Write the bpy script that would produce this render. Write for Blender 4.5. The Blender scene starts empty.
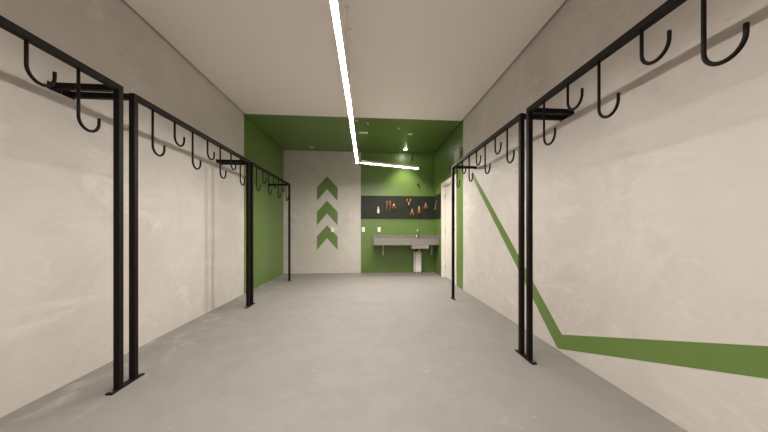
import bpy, bmesh, math, random
from mathutils import Vector, Matrix
C = bpy.context.scene.collection
PI = math.pi
random.seed(7)

# ------------------------------------------------------------------ dimensions (metres)
XL, XR = -2.055, 1.636          # inner faces of the side walls
YB, YN = 7.40, -2.80          # inner faces of the back wall and the wall behind the camera
H = 2.96                      # ceiling height
YG = 5.13                     # where the green paint starts
XG = -0.212                   # where the green paint starts on the back wall

# ------------------------------------------------------------------ materials
def mat(name, col, rough=0.6, metal=0.0, emit=None, strength=0.0):
    m = bpy.data.materials.new(name); m.use_nodes = True
    b = m.node_tree.nodes['Principled BSDF']
    b.inputs['Base Color'].default_value = (*col, 1)
    b.inputs['Roughness'].default_value = rough
    b.inputs['Metallic'].default_value = metal
    if emit:
        b.inputs['Emission Color'].default_value = (*emit, 1)
        b.inputs['Emission Strength'].default_value = strength
    return m

def noise_layer(nt, coord, scale, detail, dist, lo, hi, mapping=None):
    n = nt.nodes.new('ShaderNodeTexNoise')
    n.inputs['Scale'].default_value = scale
    n.inputs['Detail'].default_value = detail
    n.inputs['Roughness'].default_value = 0.6
    n.inputs['Distortion'].default_value = dist
    src = coord
    if mapping:
        mp = nt.nodes.new('ShaderNodeMapping')
        mp.inputs['Scale'].default_value = mapping[0]
        mp.inputs['Rotation'].default_value = mapping[1]
        mp.inputs['Location'].default_value = mapping[2]
        nt.links.new(coord, mp.inputs['Vector']); src = mp.outputs['Vector']
    nt.links.new(src, n.inputs['Vector'])
    r = nt.nodes.new('ShaderNodeMapRange')
    r.inputs['From Min'].default_value = lo; r.inputs['From Max'].default_value = hi
    nt.links.new(n.outputs['Fac'], r.inputs['Value'])
    return r.outputs['Result']

def mix_col(nt, fac, a, b, k=1.0):
    mx = nt.nodes.new('ShaderNodeMix'); mx.data_type = 'RGBA'
    if k != 1.0:
        mu = nt.nodes.new('ShaderNodeMath'); mu.operation = 'MULTIPLY'; mu.inputs[1].default_value = k
        nt.links.new(fac, mu.inputs[0]); fac = mu.outputs[0]
    nt.links.new(fac, mx.inputs['Factor'])
    for sock, v in ((mx.inputs[6], a), (mx.inputs[7], b)):
        if isinstance(v, tuple): sock.default_value = (*v, 1)
        else: nt.links.new(v, sock)
    return mx.outputs[2]

def clouded(name, base, dark, light, rough, kd, kl, km, bump, maps, metal=0.0):
    """plaster / concrete: broad cloud, trowel sweeps and pale scuffs over a base colour"""
    m = mat(name, base, rough, metal); nt = m.node_tree
    b = nt.nodes['Principled BSDF']
    tc = nt.nodes.new('ShaderNodeTexCoord').outputs['Object']
    cloud = noise_layer(nt, tc, maps[0], 4, 0.6, 0.35, 0.70)
    sweep = noise_layer(nt, tc, maps[1], 6, 1.6, 0.48, 0.72, maps[3])
    scuff = noise_layer(nt, tc, maps[2], 8, 0.9, 0.60, 0.74, maps[4])
    c = mix_col(nt, cloud, base, dark, kd)
    c = mix_col(nt, sweep, c, dark, km)
    c = mix_col(nt, scuff, c, light, kl)
    nt.links.new(c, b.inputs['Base Color'])
    bp = nt.nodes.new('ShaderNodeBump'); bp.inputs['Strength'].default_value = bump
    bp.inputs['Distance'].default_value = 0.01
    nt.links.new(sweep, bp.inputs['Height']); nt.links.new(bp.outputs['Normal'], b.inputs['Normal'])
    return m

M = {}
M['plaster'] = clouded('burnt_cement_plaster', (0.555, 0.518, 0.472), (0.448, 0.411, 0.368), (0.645, 0.61, 0.568), 0.55,
                       0.75, 0.80, 0.60, 0.16, (0.9, 1.4, 2.0, ((1, 1, 1), (0.5, 0.3, 0.2), (3, 1, 2)), ((1, 0.55, 1.5), (0.7, 0.2, 0), (0, 4, 1))))
def math_node(nt, op, a, b=None, clamp=False):
    n = nt.nodes.new('ShaderNodeMath'); n.operation = op; n.use_clamp = clamp
    for k, v in enumerate((a, b)):
        if v is None: continue
        if isinstance(v, (int, float)): n.inputs[k].default_value = v
        else: nt.links.new(v, n.inputs[k])
    return n.outputs[0]

def ridges(nt, tc, scale, dist, width, mapping):
    """thin curved trowel lines: where a twisted noise crosses its middle value"""
    f = noise_layer(nt, tc, scale, 3, dist, 0.0, 1.0, mapping)
    d = math_node(nt, 'ABSOLUTE', math_node(nt, 'SUBTRACT', f, 0.5))
    return math_node(nt, 'SUBTRACT', 1.0, math_node(nt, 'DIVIDE', d, width), clamp=True)

def add_trowel(m, light, dark, k_light, k_dark, bump):
    nt = m.node_tree; b = nt.nodes['Principled BSDF']
    old = b.inputs['Base Color'].links[0].from_socket
    tc = nt.nodes.new('ShaderNodeTexCoord').outputs['Object']
    patch = noise_layer(nt, tc, 1.3, 2, 0.3, 0.46, 0.60)
    r1 = math_node(nt, 'MULTIPLY', ridges(nt, tc, 1.7, 2.6, 0.045, ((1, 0.8, 1.5), (0.4, 0.2, 0.1), (2, 5, 1))), patch)
    patch2 = noise_layer(nt, tc, 1.1, 2, 0.3, 0.47, 0.62, ((1, 1, 1), (0, 0, 0), (7, 3, 9)))
    r2 = math_node(nt, 'MULTIPLY', ridges(nt, tc, 2.3, 3.0, 0.032, ((1, 0.7, 1.7), (0.9, 0.1, 0.3), (6, 1, 4))), patch2)
    blot = noise_layer(nt, tc, 3.4, 5, 0.8, 0.42, 0.66, ((1, 0.7, 1.2), (0.5, 0.2, 0), (1, 8, 3)))
    c = mix_col(nt, r1, old, light, k_light)
    c = mix_col(nt, r2, c, dark, k_dark)
    c = mix_col(nt, blot, c, light, 0.35*k_light)
    nt.links.new(c, b.inputs['Base Color'])
add_trowel(M['plaster'], (0.645, 0.61, 0.565), (0.44, 0.404, 0.362), 0.34, 0.40, 0.1)

def concrete():
    m = mat('concrete_floor', (0.255, 0.238, 0.220), 0.72); nt = m.node_tree
    b = nt.nodes['Principled BSDF']; b.inputs['Specular IOR Level'].default_value = 0.25
    tc = nt.nodes.new('ShaderNodeTexCoord').outputs['Object']
    broad = noise_layer(nt, tc, 0.9, 4, 0.5, 0.36, 0.66)
    mott = noise_layer(nt, tc, 4.5, 6, 0.8, 0.40, 0.64)
    speck = noise_layer(nt, tc, 9.0, 4, 1.2, 0.62, 0.69, ((1.0, 2.0, 1), (0, 0, -0.7), (3, 1, 0)))
    patch = noise_layer(nt, tc, 1.6, 2, 0.2, 0.48, 0.60, ((1, 1, 1), (0, 0, 0), (4, 2, 0)))
    speck = math_node(nt, 'MULTIPLY', speck, patch)
    c = mix_col(nt, broad, (0.232, 0.217, 0.200), (0.210, 0.195, 0.179))
    c = mix_col(nt, mott, c, (0.256, 0.240, 0.223), 0.55)
    c = mix_col(nt, speck, c, (0.38, 0.357, 0.325), 0.45)
    # plaster smears left on the floor along the foot of the side walls
    sep = nt.nodes.new('ShaderNodeSeparateXYZ'); nt.links.new(tc, sep.inputs[0])
    off = math_node(nt, 'ADD', math_node(nt, 'MULTIPLY', sep.outputs[0], -1.0), -0.20)     # grows towards the left wall
    edge = nt.nodes.new('ShaderNodeMapRange'); edge.inputs['From Min'].default_value = 1.25; edge.inputs['From Max'].default_value = 1.80
    nt.links.new(off, edge.inputs['Value'])
    smear = noise_layer(nt, tc, 3.6, 8, 0.5, 0.52, 0.66, ((1.5, 0.9, 1), (0, 0, 0.15), (1, 6, 0)))
    smear = math_node(nt, 'MULTIPLY', smear, edge.outputs['Result'])
    c = mix_col(nt, smear, c, (0.40, 0.375, 0.34), 0.7)
    nt.links.new(c, b.inputs['Base Color'])
    bp = nt.nodes.new('ShaderNodeBump'); bp.inputs['Strength'].default_value = 0.05; bp.inputs['Distance'].default_value = 0.01
    nt.links.new(mott, bp.inputs['Height']); nt.links.new(bp.outputs['Normal'], b.inputs['Normal'])
    return m
M['floor'] = concrete()
M['ceiling'] = mat('ceiling_paint', (0.82, 0.755, 0.70), 0.75)
M['dark_gap'] = mat('shadow_gap', (0.008, 0.007, 0.006), 0.9)
M['green'] = clouded('green_wall_paint', (0.115, 0.190, 0.041), (0.104, 0.172, 0.036), (0.128, 0.208, 0.049), 0.38,
                     0.6, 0.4, 0.4, 0.03, (0.8, 1.6, 2.0, ((1, 1, 1), (0.2, 0.1, 0.3), (0, 2, 1)), ((1, 1, 1.4), (0.3, 0, 0), (2, 1, 3))))
M['steel_black'] = clouded('black_painted_steel', (0.0085, 0.0055, 0.0038), (0.0065, 0.0043, 0.003), (0.014, 0.0095, 0.007), 0.55,
                           0.6, 0.4, 0.3, 0.02, (6, 9, 14, ((1, 1, 1), (0, 0, 0), (0, 0, 0)), ((1, 1, 1), (0, 0, 0), (4, 0, 0))))
M['steel_black'].node_tree.nodes['Principled BSDF'].inputs['Specular IOR Level'].default_value = 0.12
M['bolt'] = mat('zinc_bolt', (0.35, 0.33, 0.30), 0.4, 0.9)
M['white_door'] = mat('white_lacquer', (0.74, 0.70, 0.63), 0.4)
M['white_plastic'] = mat('white_plastic', (0.80, 0.78, 0.72), 0.35)
M['pale_enamel'] = mat('pale_enamel', (0.72, 0.69, 0.64), 0.4)
M['grey_socket'] = mat('socket_holes', (0.12, 0.12, 0.11), 0.6)
M['chrome'] = mat('chrome', (0.72, 0.72, 0.70), 0.18, 1.0)
M['steel'] = mat('brushed_stainless', (0.62, 0.60, 0.56), 0.32, 1.0)
M['bracket'] = mat('pale_bracket_paint', (0.62, 0.60, 0.54), 0.45)
M['housing'] = mat('white_aluminium_profile', (0.75, 0.72, 0.66), 0.45)
M['led'] = mat('led_diffuser', (0.9, 0.9, 0.9), 0.5, 0, (1.0, 0.935, 0.885), 75.0)
M['led_short'] = mat('led_diffuser_short', (0.9, 0.9, 0.9), 0.5, 0, (1.0, 0.945, 0.885), 175.0)
M['spot_led'] = mat('spot_lamp', (0.9, 0.9, 0.9), 0.5, 0, (1.0, 0.95, 0.84), 90.0)
M['wire'] = mat('wire', (0.16, 0.15, 0.13), 0.4, 0.6)
M['black_rubber'] = mat('black_cable', (0.012, 0.012, 0.011), 0.5)
M['board'] = clouded('dark_board', (0.021, 0.026, 0.015), (0.016, 0.019, 0.011), (0.040, 0.047, 0.030), 0.5,
                     0.6, 0.5, 0.5, 0.02, (2.5, 4, 6, ((1, 1, 1), (0, 0, 0), (0, 0, 0)), ((1, 1, 1.5), (0, 0, 0), (2, 0, 1))))
M['board'].node_tree.nodes['Principled BSDF'].inputs['Specular IOR Level'].default_value = 0.2
M['orange'] = mat('orange_grip', (0.44, 0.125, 0.03), 0.4)
M['red_grip'] = mat('dark_red_grip', (0.20, 0.035, 0.02), 0.45)
M['cream'] = mat('cream_bristle_and_wood', (0.80, 0.68, 0.42), 0.55)
M['tool_steel'] = mat('tool_steel', (0.60, 0.56, 0.50), 0.35, 0.6)
M['handle_dark'] = mat('dark_lever', (0.05, 0.045, 0.04), 0.35, 0.6)
M['grey_box'] = mat('grey_box_enamel', (0.30, 0.33, 0.27), 0.45)

def granite():
    m = mat('speckled_granite', (0.30, 0.27, 0.24), 0.35); nt = m.node_tree
    b = nt.nodes['Principled BSDF']
    tc = nt.nodes.new('ShaderNodeTexCoord').outputs['Object']
    big = noise_layer(nt, tc, 55, 3, 0.4, 0.42, 0.62)
    fine = noise_layer(nt, tc, 130, 2, 0.2, 0.55, 0.66)
    c = mix_col(nt, big, (0.27, 0.25, 0.225), (0.13, 0.12, 0.108))
    c = mix_col(nt, fine, c, (0.045, 0.042, 0.038), 0.8)
    nt.links.new(c, b.inputs['Base Color'])
    return m
M['granite'] = granite()

# ------------------------------------------------------------------ mesh helpers
def box(bm, x0, x1, y0, y1, z0, z1, mi=0):
    vs = [bm.verts.new(p) for p in ((x0,y0,z0),(x1,y0,z0),(x1,y1,z0),(x0,y1,z0),(x0,y0,z1),(x1,y0,z1),(x1,y1,z1),(x0,y1,z1))]
    for f in ((0,3,2,1),(4,5,6,7),(0,1,5,4),(1,2,6,5),(2,3,7,6),(3,0,4,7)):
        fc = bm.faces.new([vs[i] for i in f]); fc.material_index = mi
    return vs

def bevbox(bm, x0, x1, y0, y1, z0, z1, w=0.003, seg=2):
    t = bmesh.new(); box(t, x0, x1, y0, y1, z0, z1)
    bmesh.ops.bevel(t, geom=t.edges[:], offset=w, segments=seg, affect='EDGES', profile=0.5)
    me = bpy.data.meshes.new('tmp'); t.to_mesh(me); t.free(); bm.from_mesh(me); bpy.data.meshes.remove(me)

def tube(bm, pts, r, n=12, radii=None, smooth=True):
    pts = [Vector(p) for p in pts]
    tang = []
    for i in range(len(pts)):
        a = pts[max(i-1, 0)]; b = pts[min(i+1, len(pts)-1)]
        tang.append((b-a).normalized())
    up = Vector((0, 0, 1)) if abs(tang[0].z) < 0.9 else Vector((1, 0, 0))
    u = tang[0].cross(up).normalized()
    rings = []
    for i, p in enumerate(pts):
        u = (u - tang[i]*u.dot(tang[i])).normalized(); v = tang[i].cross(u)
        rr = radii[i] if radii else r
        rings.append([bm.verts.new(p + (u*math.cos(2*PI*k/n) + v*math.sin(2*PI*k/n))*rr) for k in range(n)])
    for a, b in zip(rings, rings[1:]):
        for k in range(n):
            f = bm.faces.new((a[k], a[(k+1) % n], b[(k+1) % n], b[k])); f.smooth = smooth
    bm.faces.new(rings[0][::-1]); bm.faces.new(rings[-1])

def prism(bm, poly, axis, a, b):
    """poly of 2-D points extruded along axis from a to b; axis 'x': (y,z), 'y': (x,z), 'z': (x,y)"""
    def P(p, t): return {'x': (t, p[0], p[1]), 'y': (p[0], t, p[1]), 'z': (p[0], p[1], t)}[axis]
    A = [bm.verts.new(P(p, a)) for p in poly]; B = [bm.verts.new(P(p, b)) for p in poly]
    bm.faces.new(A); bm.faces.new(B[::-1])
    n = len(poly)
    for i in range(n):
        bm.faces.new((A[i], B[i], B[(i+1) % n], A[(i+1) % n]))

def lathe(bm, prof, cx=0, cy=0, n=24):
    """prof: (r, z) list, closed with caps"""
    rings = [[bm.verts.new((cx + r*math.cos(2*PI*k/n), cy + r*math.sin(2*PI*k/n), z)) for k in range(n)] for r, z in prof]
    for a, b in zip(rings, rings[1:]):
        for k in range(n):
            f = bm.faces.new((a[k], a[(k+1) % n], b[(k+1) % n], b[k])); f.smooth = True
    bm.faces.new(rings[0][::-1]); bm.faces.new(rings[-1])

def obj(name, bm, mats, parent=None):
    bmesh.ops.recalc_face_normals(bm, faces=bm.faces[:])
    me = bpy.data.meshes.new(name); bm.to_mesh(me); bm.free()
    if not isinstance(mats, (list, tuple)): mats = [mats]
    for m in mats: me.materials.append(M[m])
    o = bpy.data.objects.new(name, me); C.objects.link(o)
    if parent is not None: o.parent = parent
    return o

def tag(o, label, cat, group=None):
    o['label'] = label; o['category'] = cat
    if group: o['group'] = group
    return o
def thing(name, label, cat, loc=(0, 0, 0), rotz=0, group=None):
    o = bpy.data.objects.new(name, None); C.objects.link(o); o.empty_display_size = 0.1
    o.location = loc; o.rotation_euler = (0, 0, rotz)
    return tag(o, label, cat, group)
def struct(o, label=None):
    o['kind'] = 'structure'
    if label: o['label'] = label
    return o
def dup(root, loc, rotz, label, group=None):
    r = root.copy(); C.objects.link(r); r.location = loc; r.rotation_euler = (0, 0, rotz); r['label'] = label
    if group: r['group'] = group
    for ch in list(root.children):
        c = ch.copy(); C.objects.link(c); c.parent = r
        for g in list(ch.children):
            d = g.copy(); C.objects.link(d); d.parent = c
    return r

# ------------------------------------------------------------------ the room
T = 0.15
bm = bmesh.new(); box(bm, XL-T, XR+T, YN-T, YB+T, -0.12, 0)
struct(obj('floor', bm, 'floor'), 'worn grey concrete floor with pale scuffs')

bm = bmesh.new()
box(bm, XL-T, XL, YN, YG, 0, H+0.08, 0); box(bm, XL-T, XL, YG, YB, 0, H+0.08, 1)
struct(obj('wall_left', bm, ['plaster', 'green']), 'beige cement plaster wall, painted green at its far end')

# right wall with the door opening
D0, D1, DT = 5.560, 6.585, 2.035         # door opening
bm = bmesh.new()
box(bm, XR, XR+T, YN, YG, 0, H+0.08, 0)
box(bm, XR, XR+T, YG, D0, 0, H+0.08, 1)
box(bm, XR, XR+T, D0, D1, DT, H+0.08, 1)
box(bm, XR, XR+T, D1, YB, 0, H+0.08, 1)
wall_right = struct(obj('wall_right', bm, ['plaster', 'green']), 'beige cement plaster wall with a bent green stripe, green at its far end')
bm = bmesh.new()
prism(bm, [(4.74, 1.955), (4.62, 1.955), (2.439, 0.153), (-1.6, 1.408), (-1.6, 1.252), (2.497, 0.010), (2.51, 0.020)], 'x', XR-0.0015, XR+0.001)
obj('painted_stripe', bm, 'green', wall_right)['label'] = 'green painted stripe that drops to the floor and turns'

bm = bmesh.new()
box(bm, XL-T, XG, YB, YB+T, 0, H+0.08, 0); box(bm, XG, XR+T, YB, YB+T, 0, H+0.08, 1)
wall_back = struct(obj('wall_back', bm, ['plaster', 'green']), 'far wall, beige plaster at left and green at right')
for z0 in (0.563, 1.161, 1.752):
    bm = bmesh.new()
    prism(bm, [(-1.268, z0), (-1.028, z0+0.292), (-0.772, z0), (-0.772, z0+0.329), (-1.028, z0+0.600), (-1.268, z0+0.329)], 'y', YB-0.0015, YB+0.001)
    obj('painted_chevron', bm, 'green', wall_back)['label'] = 'green painted arrowhead pointing up'

bm = bmesh.new(); box(bm, XL-T, XR+T, YN-T, YN, 0, H+0.08, 0)
struct(obj('wall_near', bm, 'plaster'), 'plaster wall behind the viewpoint')

G = 0.021                                 # shadow gap round the ceiling board
bm = bmesh.new()
xr = lambda y: XR - G + 0.022 - 0.005*y        # follows the right wall, which is not quite parallel
for y0, y1, k in ((YN+G, YG, 0), (YG, YB-G, 1)):
    n0 = len(bm.faces); prism(bm, [(XL+G, y0), (xr(y0), y0), (xr(y1), y1), (XL+G, y1)], 'z', H, H+0.03)
    bm.faces.ensure_lookup_table()
    for f in bm.faces[n0:]: f.material_index = k
box(bm, XL-T, XR+T, YN-T, YB+T, H+0.08, H+0.16, 2)
struct(obj('ceiling', bm, ['ceiling', 'green', 'dark_gap']), 'pale flat ceiling, painted green over the far end')

# ------------------------------------------------------------------ door
door = bpy.data.objects.new('door_1', None); C.objects.link(door); door.location = (XR, (D0+D1)/2, 0)
struct(door, 'white door with a white casing in the green right wall')
def local(o, root):                       # parent keeping world coordinates (root is not rotated)
    o.parent = root; o.location = -Vector(root.location); return o
bm = bmesh.new()
cw = 0.065
bevbox(bm, XR-0.018, XR+0.002, D1-0.005, D1+cw, 0, DT+cw, 0.003)
bevbox(bm, XR-0.018, XR+0.002, D0-cw, D0+0.005, 0, DT+cw, 0.003)
bevbox(bm, XR-0.018, XR+0.002, D0+0.005, D1-0.005, DT-0.005, DT+cw, 0.003)
box(bm, XR+0.001, XR+T-0.002, D1-0.02, D1-0.0005, 0, DT-0.001)
box(bm, XR+0.001, XR+T-0.002, D0+0.0005, D0+0.02, 0, DT-0.001)
box(bm, XR+0.001, XR+T-0.002, D0+0.02, D1-0.02, DT-0.02, DT-0.001)
local(obj('door_casing', bm, 'white_door'), door)
bm = bmesh.new(); bevbox(bm, XR+0.060, XR+0.098, D0+0.024, D1-0.024, 0.006, DT-0.024, 0.003)
leaf = local(obj('door_leaf', bm, 'white_door'), door)
def sub(o, parent, root):
    o.parent = parent; return o
for z in (0.24, 1.02, 1.80):
    bm = bmesh.new(); tube(bm, [(XR+0.052, D1-0.024, z-0.045), (XR+0.052, D1-0.024, z+0.045)], 0.008, 10)
    box(bm, XR+0.0575, XR+0.0600, D1-0.055, D1-0.024, z-0.045, z+0.045)
    sub(obj('hinge', bm, 'steel'), leaf, door)
bm = bmesh.new()
yh, zh = D0+0.055, 1.050
tube(bm, [(XR+0.060, yh, zh), (XR+0.052, yh, zh)], 0.026, 20)
tube(bm, [(XR+0.054, yh, zh), (XR+0.012, yh, zh), (XR+0.002, yh+0.010, zh), (XR+0.0, yh+0.03, zh), (XR+0.0, yh+0.125, zh)], 0.011, 12)
sub(obj('door_handle', bm, 'handle_dark'), leaf, door)['label'] = 'dark lever handle'

# grey box on the wall high beside the door
bm = bmesh.new(); bevbox(bm, XR-0.05, XR, 5.20, 5.50, 2.28, 2.52, 0.006)
eb = wall_box = tag(obj('wall_box', bm, 'grey_box'), 'grey box on the right wall above the white door', 'box')
bm = bmesh.new(); bevbox(bm, XR-0.054, XR-0.050, 5.23, 5.47, 2.31, 2.49, 0.0015)
obj('box_cover', bm, 'grey_box', eb)

# ------------------------------------------------------------------ bike racks
S = 0.0187         # half width of the square tube
def hook_bm(y, z_bottom, ZT):
    """J hook in the plane of the rail, open side towards +y"""
    r = 0.0655; pts = [(0, y, ZT-2*S+0.002)]
    zc = z_bottom + 0.008 + r
    pts.append((0, y, zc + 0.02)); 
    for k in range(0, 15):
        a = PI + PI*k/14
        pts.append((0, y + r + r*math.cos(a), zc + r*math.sin(a)))
    pts.append((0, y + 2*r, zc + 0.030))
    b = bmesh.new(); tube(b, pts, 0.0082, 12); return b

def make_rack(label, ZT, reach, RL, y_first, pitch):
    """rack along +y, wall on its -x side; origin at the foot of its near post"""
    t = thing('bike_rack', label, 'bike rack', group='bike racks along the walls')
    for e, y in ((0, 0), (1, RL)):
        b = bmesh.new(); bevbox(b, -S, S, y-S, y+S, 0.010, ZT-2*S, 0.002, 1); obj('post', b, 'steel_black', t)
        d = -1 if e == 0 else 1
        ya, yb_ = sorted((y - d*0.076, y + d*0.0615))
        b = bmesh.new(); bevbox(b, -0.022, 0.022, ya, yb_, 0.0, 0.010, 0.0015, 1)
        fp = obj('foot_plate', b, 'steel_black', t)
        b = bmesh.new(); tube(b, [(0.0, y-d*0.055, 0.0095), (0.0, y-d*0.055, 0.017)], 0.009, 6, smooth=False)
        obj('bolt', b, 'bolt', fp)
        b = bmesh.new(); bevbox(b, -reach+0.006, -S, y-S, y+S, ZT-2*S-0.004, ZT-0.004, 0.002, 1); ar = obj('support_arm', b, 'steel_black', t)
        b = bmesh.new(); bevbox(b, -reach, -reach+0.006, *sorted((y - d*0.026, y + d*0.0615)), ZT-2*S-0.010, ZT+0.002, 0.0015, 1); obj('wall_plate', b, 'steel_black', ar)
    b = bmesh.new(); bevbox(b, -S, S, -S, RL+S, ZT-2*S, ZT, 0.002, 1); obj('rail', b, 'steel_black', t)
    for k in range(7):
        y = y_first + pitch*k
        obj('hook', hook_bm(y, ZT - (0.377 if k % 2 == 0 else 0.228), ZT), 'steel_black', t)
    return t
XRL, XRR = -1.65, 1.272
rk = make_rack('black steel bike hook rack on the left wall, nearest, cut by left frame edge', 2.005, XRL-XL, 1.99, 0.157, 0.26)
rk.location = (XRL, 0.142, 0)
rk = make_rack('black steel bike hook rack on the left wall, middle of three, before beige plaster', 2.005, XRL-XL, 1.99, 0.186, 0.26)
rk.location = (XRL, 2.260, 0)
dup(rk, (XRL, 4.378, 0), 0, 'black steel bike hook rack standing before the green part of the left wall')
rk = make_rack('black steel bike hook rack on the right wall, nearer, cut by right frame edge', 2.034, XR-XRR, 2.05, 0.20, 0.2645)
rk.location = (XRR, 2.312, 0); rk.rotation_euler.z = PI
right_racks = [rk, dup(rk, (XRR, 4.488, 0), PI, 'black steel bike hook rack on the right wall, the farther, reaching the white door')]

# ------------------------------------------------------------------ suspended LED lines
ZS = 2.235
def led(p0, p1, label, wires, lamp='led'):
    p0, p1 = Vector((*p0, ZS)), Vector((*p1, ZS)); d = p1-p0; Ln = d.length
    t = thing('linear_pendant_light', label, 'pendant light', p0, math.atan2(d.y, d.x) - PI/2, 'suspended led lines')
    b = bmesh.new(); w = 0.017; hh = 0.045
    prism(b, [(-w, 0.0016), (w, 0.0016), (w, hh), (-w, hh)], 'y', 0.004, Ln-0.004)
    obj('housing', b, 'housing', t)
    for y in (0.0, Ln-0.004):
        b = bmesh.new(); box(b, -w, w, y, y+0.004, 0, hh); obj('end_cap', b, 'housing', t)
    b = bmesh.new(); prism(b, [(-w, 0.0016), (-w, 0.0006), (-w+0.0006, 0.0), (w-0.0006, 0.0), (w, 0.0006), (w, 0.0016)], 'y', 0.004, Ln-0.004); obj('diffuser', b, lamp, t)
    for y in wires:
        b = bmesh.new(); tube(b, [(0, y, hh), (0, y, H-ZS-0.02)], 0.0009, 6)
        wr = obj('suspension_wire', b, 'wire', t)
        b = bmesh.new(); lathe(b, [(0.014, H-ZS-0.022), (0.02, H-ZS-0.004), (0.02, H-ZS)], 0, y, 16); obj('ceiling_cup', b, 'housing', wr)
    return t
led((-0.216, 5.375), (-0.191, 2.717), 'long bright led line hanging over the aisle, far one ending before the green wall', (0.12, 2.50))
led((-0.191, 2.690), (-0.178, 0.050), 'long bright led line hanging over the aisle, near one cut by top frame edge', (0.10, 2.44))
led((-0.178, 0.015), (-0.168, -2.545), 'led line hanging behind the viewpoint', (0.12, 2.44))
led((-0.146, 5.335), (0.938, 5.740), 'short bright led line hanging crosswise before the green far wall', (0.12, 0.74), 'led_short')

# ------------------------------------------------------------------ ceiling fittings in the green part
def downlight(x, y, lit, label):
    t = thing('downlight', label, 'downlight', (x, y, H), 0, 'downlights in the green ceiling')
    b = bmesh.new(); n = 28
    prof = [(0.030, 0.0), (0.030, -0.006), (0.046, -0.010), (0.050, -0.006), (0.050, 0.0)]
    lathe(b, prof, 0, 0, n); obj('trim_ring', b, 'white_plastic', t)
    b = bmesh.new(); lathe(b, [(0.026, -0.0165), (0.027, -0.0105), (0.027, -0.0065)], 0, 0, n)
    obj('lamp', b, 'spot_led' if lit else 'white_plastic', t)
    return t
downlight(-1.318, 7.05, False, 'small white unlit downlight in the green ceiling above the arrows')
downlight(0.803, 5.92, False, 'small white unlit downlight in the green ceiling nearer than the lit one')
dl = downlight(0.848, 7.04, True, 'small downlight in the green ceiling, glaring, near the far wall')
ld = bpy.data.lights.new('spot_beam', 'SPOT'); ld.energy = 42; ld.color = (1.0, 0.93, 0.78); ld.spot_size = math.radians(95); ld.spot_blend = 0.8; ld.shadow_soft_size = 0.02
lo = bpy.data.objects.new('spot_beam', ld); C.objects.link(lo); lo.parent = dl; lo.location = (0, 0, -0.03)
bm = bmesh.new(); bevbox(bm, -0.20, -0.03, 5.86, 5.92, H-0.022, H, 0.004)
cv = tag(obj('ceiling_cover', bm, 'white_plastic'), 'flat white cover plate on the green ceiling beside the led line', 'cover plate')

# ------------------------------------------------------------------ back wall: board, tools, sockets, cables
YP = YB-0.014
bm = bmesh.new(); bevbox(bm, XG+0.004, XR-0.017, YP, YB-0.001, 1.322, 1.892, 0.002)
board = tag(obj('tool_board', bm, 'board'), 'long dark board on the green far wall holding orange tools', 'board')
bm = bmesh.new(); bevbox(bm, XR-0.014, XR, D1+cw+0.002, YP-0.001, 1.322, 1.892, 0.002)
board2 = tag(obj('tool_board', bm, 'board'), 'short dark board on the right wall between corner and white door', 'board')

def peg(x, z, parent):
    b = bmesh.new(); tube(b, [(x, YP+0.001, z), (x, YP-0.026, z), (x, YP-0.030, z+0.010)], 0.003, 8); obj('peg', b, 'tool_steel', parent)

def grips(t, y0, mat_grip, spread, ln, top=0.0):
    for s in (-1, 1):
        b = bmesh.new()
        pts = [(s*0.006, y0, top-0.002), (s*spread*0.55, y0, top-0.25*ln), (s*spread, y0, top-0.6*ln), (s*spread*0.92, y0, top-ln)]
        tube(b, pts, 0.01, 10, [0.009, 0.0135, 0.0145, 0.011]); obj('grip', b, mat_grip, t)

def pliers(x, z, label, jaw=0.06, spread=0.034, ln=0.105, g='orange', flip=False, mj='tool_steel'):
    t = thing('pliers', label, 'pliers', (x, YP-0.022, z), 0, 'orange handled tools on the dark board')
    for s in (-1, 1):
        b = bmesh.new()
        prism(b, [(s*0.001, 0.0), (s*0.016, 0.0), (s*0.019, 0.018), (s*0.012, jaw*0.6), (s*0.006, jaw), (s*0.001, jaw)], 'y', -0.006, 0.006)
        obj('jaw', b, mj, t)
    b = bmesh.new(); tube(b, [(0, -0.009, 0.008), (0, 0.009, 0.008)], 0.010, 14); obj('pivot', b, mj, t)
    grips(t, 0, g, spread, ln)
    if flip: t.rotation_euler = (0, PI, 0)
    peg(x, z - (0.022 if not flip else -0.022), board)
    return t
pliers(1.050, 1.515, 'orange handled pliers on the dark board, lowest and leftmost of three right of centre')
pliers(1.226, 1.570, 'orange handled pliers on the dark board, middle of three, with the longest pale jaws', jaw=0.08, spread=0.022, ln=0.115)
pliers(1.390, 1.665, 'orange handled pliers on the dark board, highest, nearest the room corner', jaw=0.06, spread=0.033, ln=0.095)
pliers(0.968, 1.715, 'pliers with pale orange grips pointing up near the top of the dark board', jaw=0.05, spread=0.046, ln=0.105, flip=True)
pliers(0.596, 1.665, 'stubby orange gripped pliers on the dark board below two upright orange handles', jaw=0.03, spread=0.032, ln=0.09)

def screwdriver(x, z, label):
    t = thing('screwdriver', label, 'screwdriver', (x, YP-0.020, z), 0, 'orange handled tools on the dark board')
    b = bmesh.new(); lathe(b, [(0.010, 0.0), (0.017, 0.012), (0.0185, 0.05), (0.019, 0.095), (0.017, 0.118), (0.008, 0.125)], 0, 0, 16); obj('handle', b, 'orange', t)
    b = bmesh.new(); tube(b, [(0, 0, -0.12), (0, 0, -0.02), (0, 0, 0.002)], 0.004, 10, [0.003, 0.004, 0.004]); obj('shaft', b, 'tool_steel', t)
    peg(x-0.026, z-0.004, board)
    return t
screwdriver(0.424, 1.64, 'orange handled screwdriver hanging upright on the dark board, left of its twin')
screwdriver(0.503, 1.645, 'orange handled screwdriver hanging upright on the dark board, right of its twin')

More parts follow.
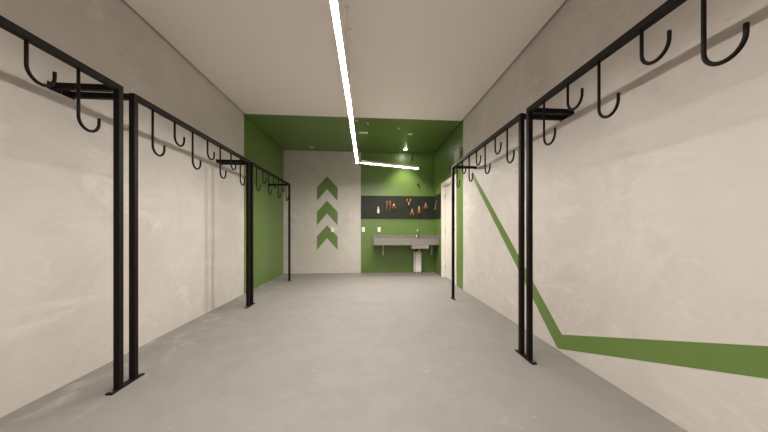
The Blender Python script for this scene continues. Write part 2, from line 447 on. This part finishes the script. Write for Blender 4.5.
t = thing('paint_brush', 'cream coloured paint brush hanging at the left end of the dark board', 'paint brush', (0.215, YP-0.016, 1.465))
b = bmesh.new(); bevbox(b, -0.026, 0.026, -0.008, 0.008, 0.0, 0.06, 0.003); obj('bristles', b, 'cream', t)
b = bmesh.new(); bevbox(b, -0.027, 0.027, -0.009, 0.009, 0.06, 0.085, 0.002); obj('ferrule', b, 'tool_steel', t)
b = bmesh.new(); prism(b, [(-0.022, 0.085), (0.022, 0.085), (0.011, 0.115), (0.012, 0.150), (0.006, 0.160), (-0.006, 0.160), (-0.012, 0.150), (-0.011, 0.115)], 'y', -0.006, 0.006); obj('handle', b, 'cream', t)
peg(0.215, 1.602, board)

# spanner on the side board, tilted
t = spanner = thing('spanner', 'pale metal spanner hanging tilted on the short dark board by the corner', 'spanner', (XR-0.026, 7.19, 1.60), 0)
b = bmesh.new(); prism(b, [(-0.012, 0.0), (0.012, 0.0), (0.010, 0.19), (-0.010, 0.19)], 'x', -0.004, 0.004); obj('shank', b, 'tool_steel', t)
b = bmesh.new(); prism(b, [(-0.013, 0.0), (-0.034, -0.022), (-0.030, -0.060), (-0.012, -0.066), (-0.012, -0.034), (0.012, -0.034), (0.014, -0.062), (0.032, -0.050), (0.034, -0.020), (0.013, 0.0)], 'x', -0.006, 0.006); obj('jaw_head', b, 'tool_steel', t)
t.rotation_euler = (math.radians(38), 0, 0)
b = bmesh.new(); tube(b, [(XR-0.013, 7.135, 1.640), (XR-0.040, 7.135, 1.640), (XR-0.044, 7.135, 1.650)], 0.003, 8); obj('peg', b, 'tool_steel', board2)

def outlet(x, label):
    t = thing('wall_outlet', label, 'power outlet', (x, YB, 1.062), 0, 'outlets on the far wall')
    b = bmesh.new(); bevbox(b, -0.037, 0.037, -0.008, 0.0, -0.059, 0.059, 0.003); obj('cover_plate', b, 'white_plastic', t)
    b = bmesh.new(); bevbox(b, -0.020, 0.020, -0.0105, -0.008, -0.026, 0.026, 0.001); s = obj('socket', b, 'white_plastic', t)
    b = bmesh.new()
    for q in (-0.0095, 0, 0.0095):
        tube(b, [(q, -0.0115, 0.0), (q, -0.0103, 0.0)], 0.0024, 8)
    obj('socket_holes', b, 'grey_socket', s)
outlet(-0.894, 'white power outlet beside the lowest green arrow')
outlet(-0.150, 'white power outlet at the left edge of the green paint on the far wall')
outlet(0.236, 'white power outlet on the green wall above the left end of the counter')

bm = bmesh.new()
tube(bm, [(1.205, YB+0.002, 2.185), (1.205, YB-0.022, 2.185)], 0.022, 14)
tube(bm, [(1.205, YB-0.020, 2.185), (1.209, YB-0.045, 2.180), (1.222, YB-0.05, 2.14), (1.245, YB-0.045, 2.085)], 0.006, 8)
tag(obj('cable_stub', bm, 'black_rubber'), 'short black cable stub poking out of the green wall above the dark board', 'cable')
bm = bmesh.new()
tube(bm, [(1.053, YB-0.02, 2.961), (1.053, YB-0.02, 2.88), (1.050, YB-0.022, 2.80), (1.046, YB-0.022, 2.76)], 0.012, 10, [0.009, 0.010, 0.016, 0.017])
tag(obj('cable_stub', bm, 'black_rubber'), 'black cable end hanging from the green ceiling at the far wall', 'cable')

# ------------------------------------------------------------------ counter and sink
cx0, cx1, cy0, zt, za = 0.097, XR-0.017, YB-0.55, 0.845, 0.700
bx0, bx1, by0, by1 = 0.985, 1.385, YB-0.44, YB-0.12           # bowl opening
t = thing('sink_counter', 'speckled grey granite counter on wall brackets across the far right corner', 'counter', (cx0, cy0, 0))
bm = bmesh.new(); th = 0.03
ox, oy = cx0, cy0
for (x0, x1, y0, y1) in ((cx0, bx0, cy0, YB), (bx1, cx1, cy0, YB), (bx0, bx1, cy0, by0), (bx0, bx1, by1, YB)):
    box(bm, x0-ox, x1-ox, y0-oy, y1-oy, zt-th, zt)
obj('worktop', bm, 'granite', t)
bm = bmesh.new(); bevbox(bm, 0, cx1-ox, 0, 0.03, za, zt-th, 0.002); bevbox(bm, 0, 0.03, 0.031, 0.55, za, zt-th, 0.002); obj('apron', bm, 'granite', t)
bm = bmesh.new(); bevbox(bm, 0, cx1-ox, 0.528, 0.5495, zt, zt+0.078, 0.002); bevbox(bm, cx1-ox-0.022, cx1-ox, 0.001, 0.527, zt, zt+0.078, 0.002); obj('backsplash', bm, 'granite', t)

bm = bmesh.new()
w = 0.004; bz = 0.612
box(bm, bx0-w, bx1+w, by0-w, by1+w, bz, bz+w)
box(bm, bx0-w, bx0, by0-w, by1+w, bz+w, zt-th-0.001); box(bm, bx1, bx1+w, by0-w, by1+w, bz+w, zt-th-0.001)
box(bm, bx0, bx1, by0-w, by0, bz+w, zt-th-0.001); box(bm, bx0, bx1, by1, by1+w, bz+w, zt-th-0.001)
bowl = tag(obj('sink_bowl', bm, 'steel'), 'stainless steel sink bowl hung under the granite counter', 'sink')
bcx, bcy = (bx0+bx1)/2, (by0+by1)/2
b = bmesh.new(); lathe(b, [(0.024, bz-0.022), (0.042, bz-0.016), (0.042, bz-0.0005)], bcx, bcy, 20); obj('drain', b, 'chrome', bowl)

t = thing('bottle_trap', 'chrome bottle trap and pipe under the steel sink bowl', 'pipe', (bcx, bcy, 0))
b = bmesh.new(); tube(b, [(0, 0, bz-0.0225), (0, 0, bz-0.045)], 0.016, 14); obj('tailpiece', b, 'chrome', t)
b = bmesh.new(); lathe(b, [(0.018, bz-0.100), (0.030, bz-0.095), (0.031, bz-0.055), (0.026, bz-0.045), (0.017, bz-0.043)], 0, 0, 20); obj('trap_body', b, 'chrome', t)
b = bmesh.new(); tube(b, [(0, 0.028, bz-0.070), (0, 0.10, bz-0.070), (0, YB-bcy-0.002, bz-0.070)], 0.014, 12); obj('waste_pipe', b, 'chrome', t)
b = bmesh.new(); tube(b, [(-0.020, -0.02, bz-0.036), (-0.055, -0.025, bz-0.030), (-0.085, -0.02, bz-0.040), (-0.090, 0.0, bz-0.075), (-0.070, 0.06, bz-0.085)], 0.014, 12); obj('drain_hose', b, 'black_rubber', t)['label'] = 'black hose'

t = thing('faucet', 'slim chrome faucet standing at the back of the sink', 'faucet', (1.165, YB-0.075, zt))
b = bmesh.new(); lathe(b, [(0.026, 0.0), (0.026, 0.010), (0.018, 0.020), (0.017, 0.065), (0.011, 0.075)], 0, 0, 20); obj('body', b, 'chrome', t)
b = bmesh.new(); pts = [(0, 0, 0.06), (0, 0, 0.18)]
for k in range(1, 12):
    a = PI*k/11; pts.append((0, -0.055+0.055*math.cos(a), 0.18+0.052*math.sin(a)))
pts.append((0, -0.11, 0.150)); tube(b, pts, 0.0085, 12); obj('spout', b, 'chrome', t)
b = bmesh.new(); tube(b, [(0.012, 0, 0.045), (0.040, -0.004, 0.050), (0.078, -0.010, 0.058)], 0.006, 10, [0.010, 0.007, 0.006]); obj('lever', b, 'handle_dark', t)

def bracket(x, label):
    t = thing('shelf_bracket', label, 'bracket', (x, YB, 0), 0, 'brackets under the counter')
    b = bmesh.new(); bevbox(b, -0.015, 0.015, -0.006, 0.0, 0.43, zt-th-0.008, 0.001, 1); obj('wall_leg', b, 'bracket', t)
    b = bmesh.new(); bevbox(b, -0.015, 0.015, -0.40, -0.006, zt-th-0.008, zt-th-0.0005, 0.001, 1); obj('shelf_leg', b, 'bracket', t)
    b = bmesh.new(); prism(b, [(-0.006, 0.47), (-0.006, 0.50), (-0.34, zt-th-0.008), (-0.37, zt-th-0.008)], 'x', -0.004, 0.004); obj('brace', b, 'bracket', t)
bracket(0.334, 'pale metal bracket under the left end of the granite counter')
bracket(1.548, 'pale metal bracket under the right end of the granite counter')

t = thing('plumbing_box', 'tall narrow white box standing against the green wall under the sink', 'box', (1.190, 7.245, 0))
b = bmesh.new(); bevbox(b, -0.073, 0.073, 0.006, 0.150, 0.026, 0.512, 0.004); obj('body', b, 'pale_enamel', t)
b = bmesh.new(); bevbox(b, -0.067, 0.067, 0.0, 0.0055, 0.034, 0.500, 0.002); obj('front_panel', b, 'pale_enamel', t)
b = bmesh.new(); bevbox(b, -0.055, -0.030, 0.02, 0.13, 0.0, 0.026, 0.002); bevbox(b, 0.030, 0.055, 0.02, 0.13, 0.0, 0.026, 0.002); obj('foot', b, 'pale_enamel', t)
b = bmesh.new(); bevbox(b, -0.105, -0.081, 0.045, 0.150, 0.020, 0.512, 0.003); bevbox(b, -0.082, -0.072, 0.10, 0.148, 0.05, 0.48, 0.001, 1); obj('side_channel', b, 'pale_enamel', t)

# the right wall and what is fixed to it run 0.3 degrees out of parallel with the left wall
R3 = Matrix.Rotation(0.005, 4, 'Z')
for o in [wall_right, door, wall_box, board2, spanner] + right_racks:
    o.location = R3 @ o.location + Vector((0.022, -0.008, 0)); o.rotation_euler.z += 0.005

# ------------------------------------------------------------------ world, camera, colour
w = bpy.data.worlds.new('World'); bpy.context.scene.world = w; w.use_nodes = True
w.node_tree.nodes['Background'].inputs[0].default_value = (0.02, 0.02, 0.02, 1)
w.node_tree.nodes['Background'].inputs[1].default_value = 0.0

F = 300.0; TAN = 0.088
cam = bpy.data.cameras.new('camera'); cam.sensor_width = 36; cam.lens = F*36/768
cam.shift_x = -(369.5 + F*TAN - 384)/768; cam.shift_y = (230-216)/768
cam.clip_start = 0.02
co = bpy.data.objects.new('camera', cam); C.objects.link(co)
co.location = (0, 0, 1.05); co.rotation_euler = (PI/2, 0, -math.atan(TAN))
sc = bpy.context.scene; sc.camera = co
vs = sc.view_settings; vs.view_transform = 'Standard'; vs.look = 'None'; vs.gamma = 1; vs.use_curve_mapping = False
vs.exposure = 1.55
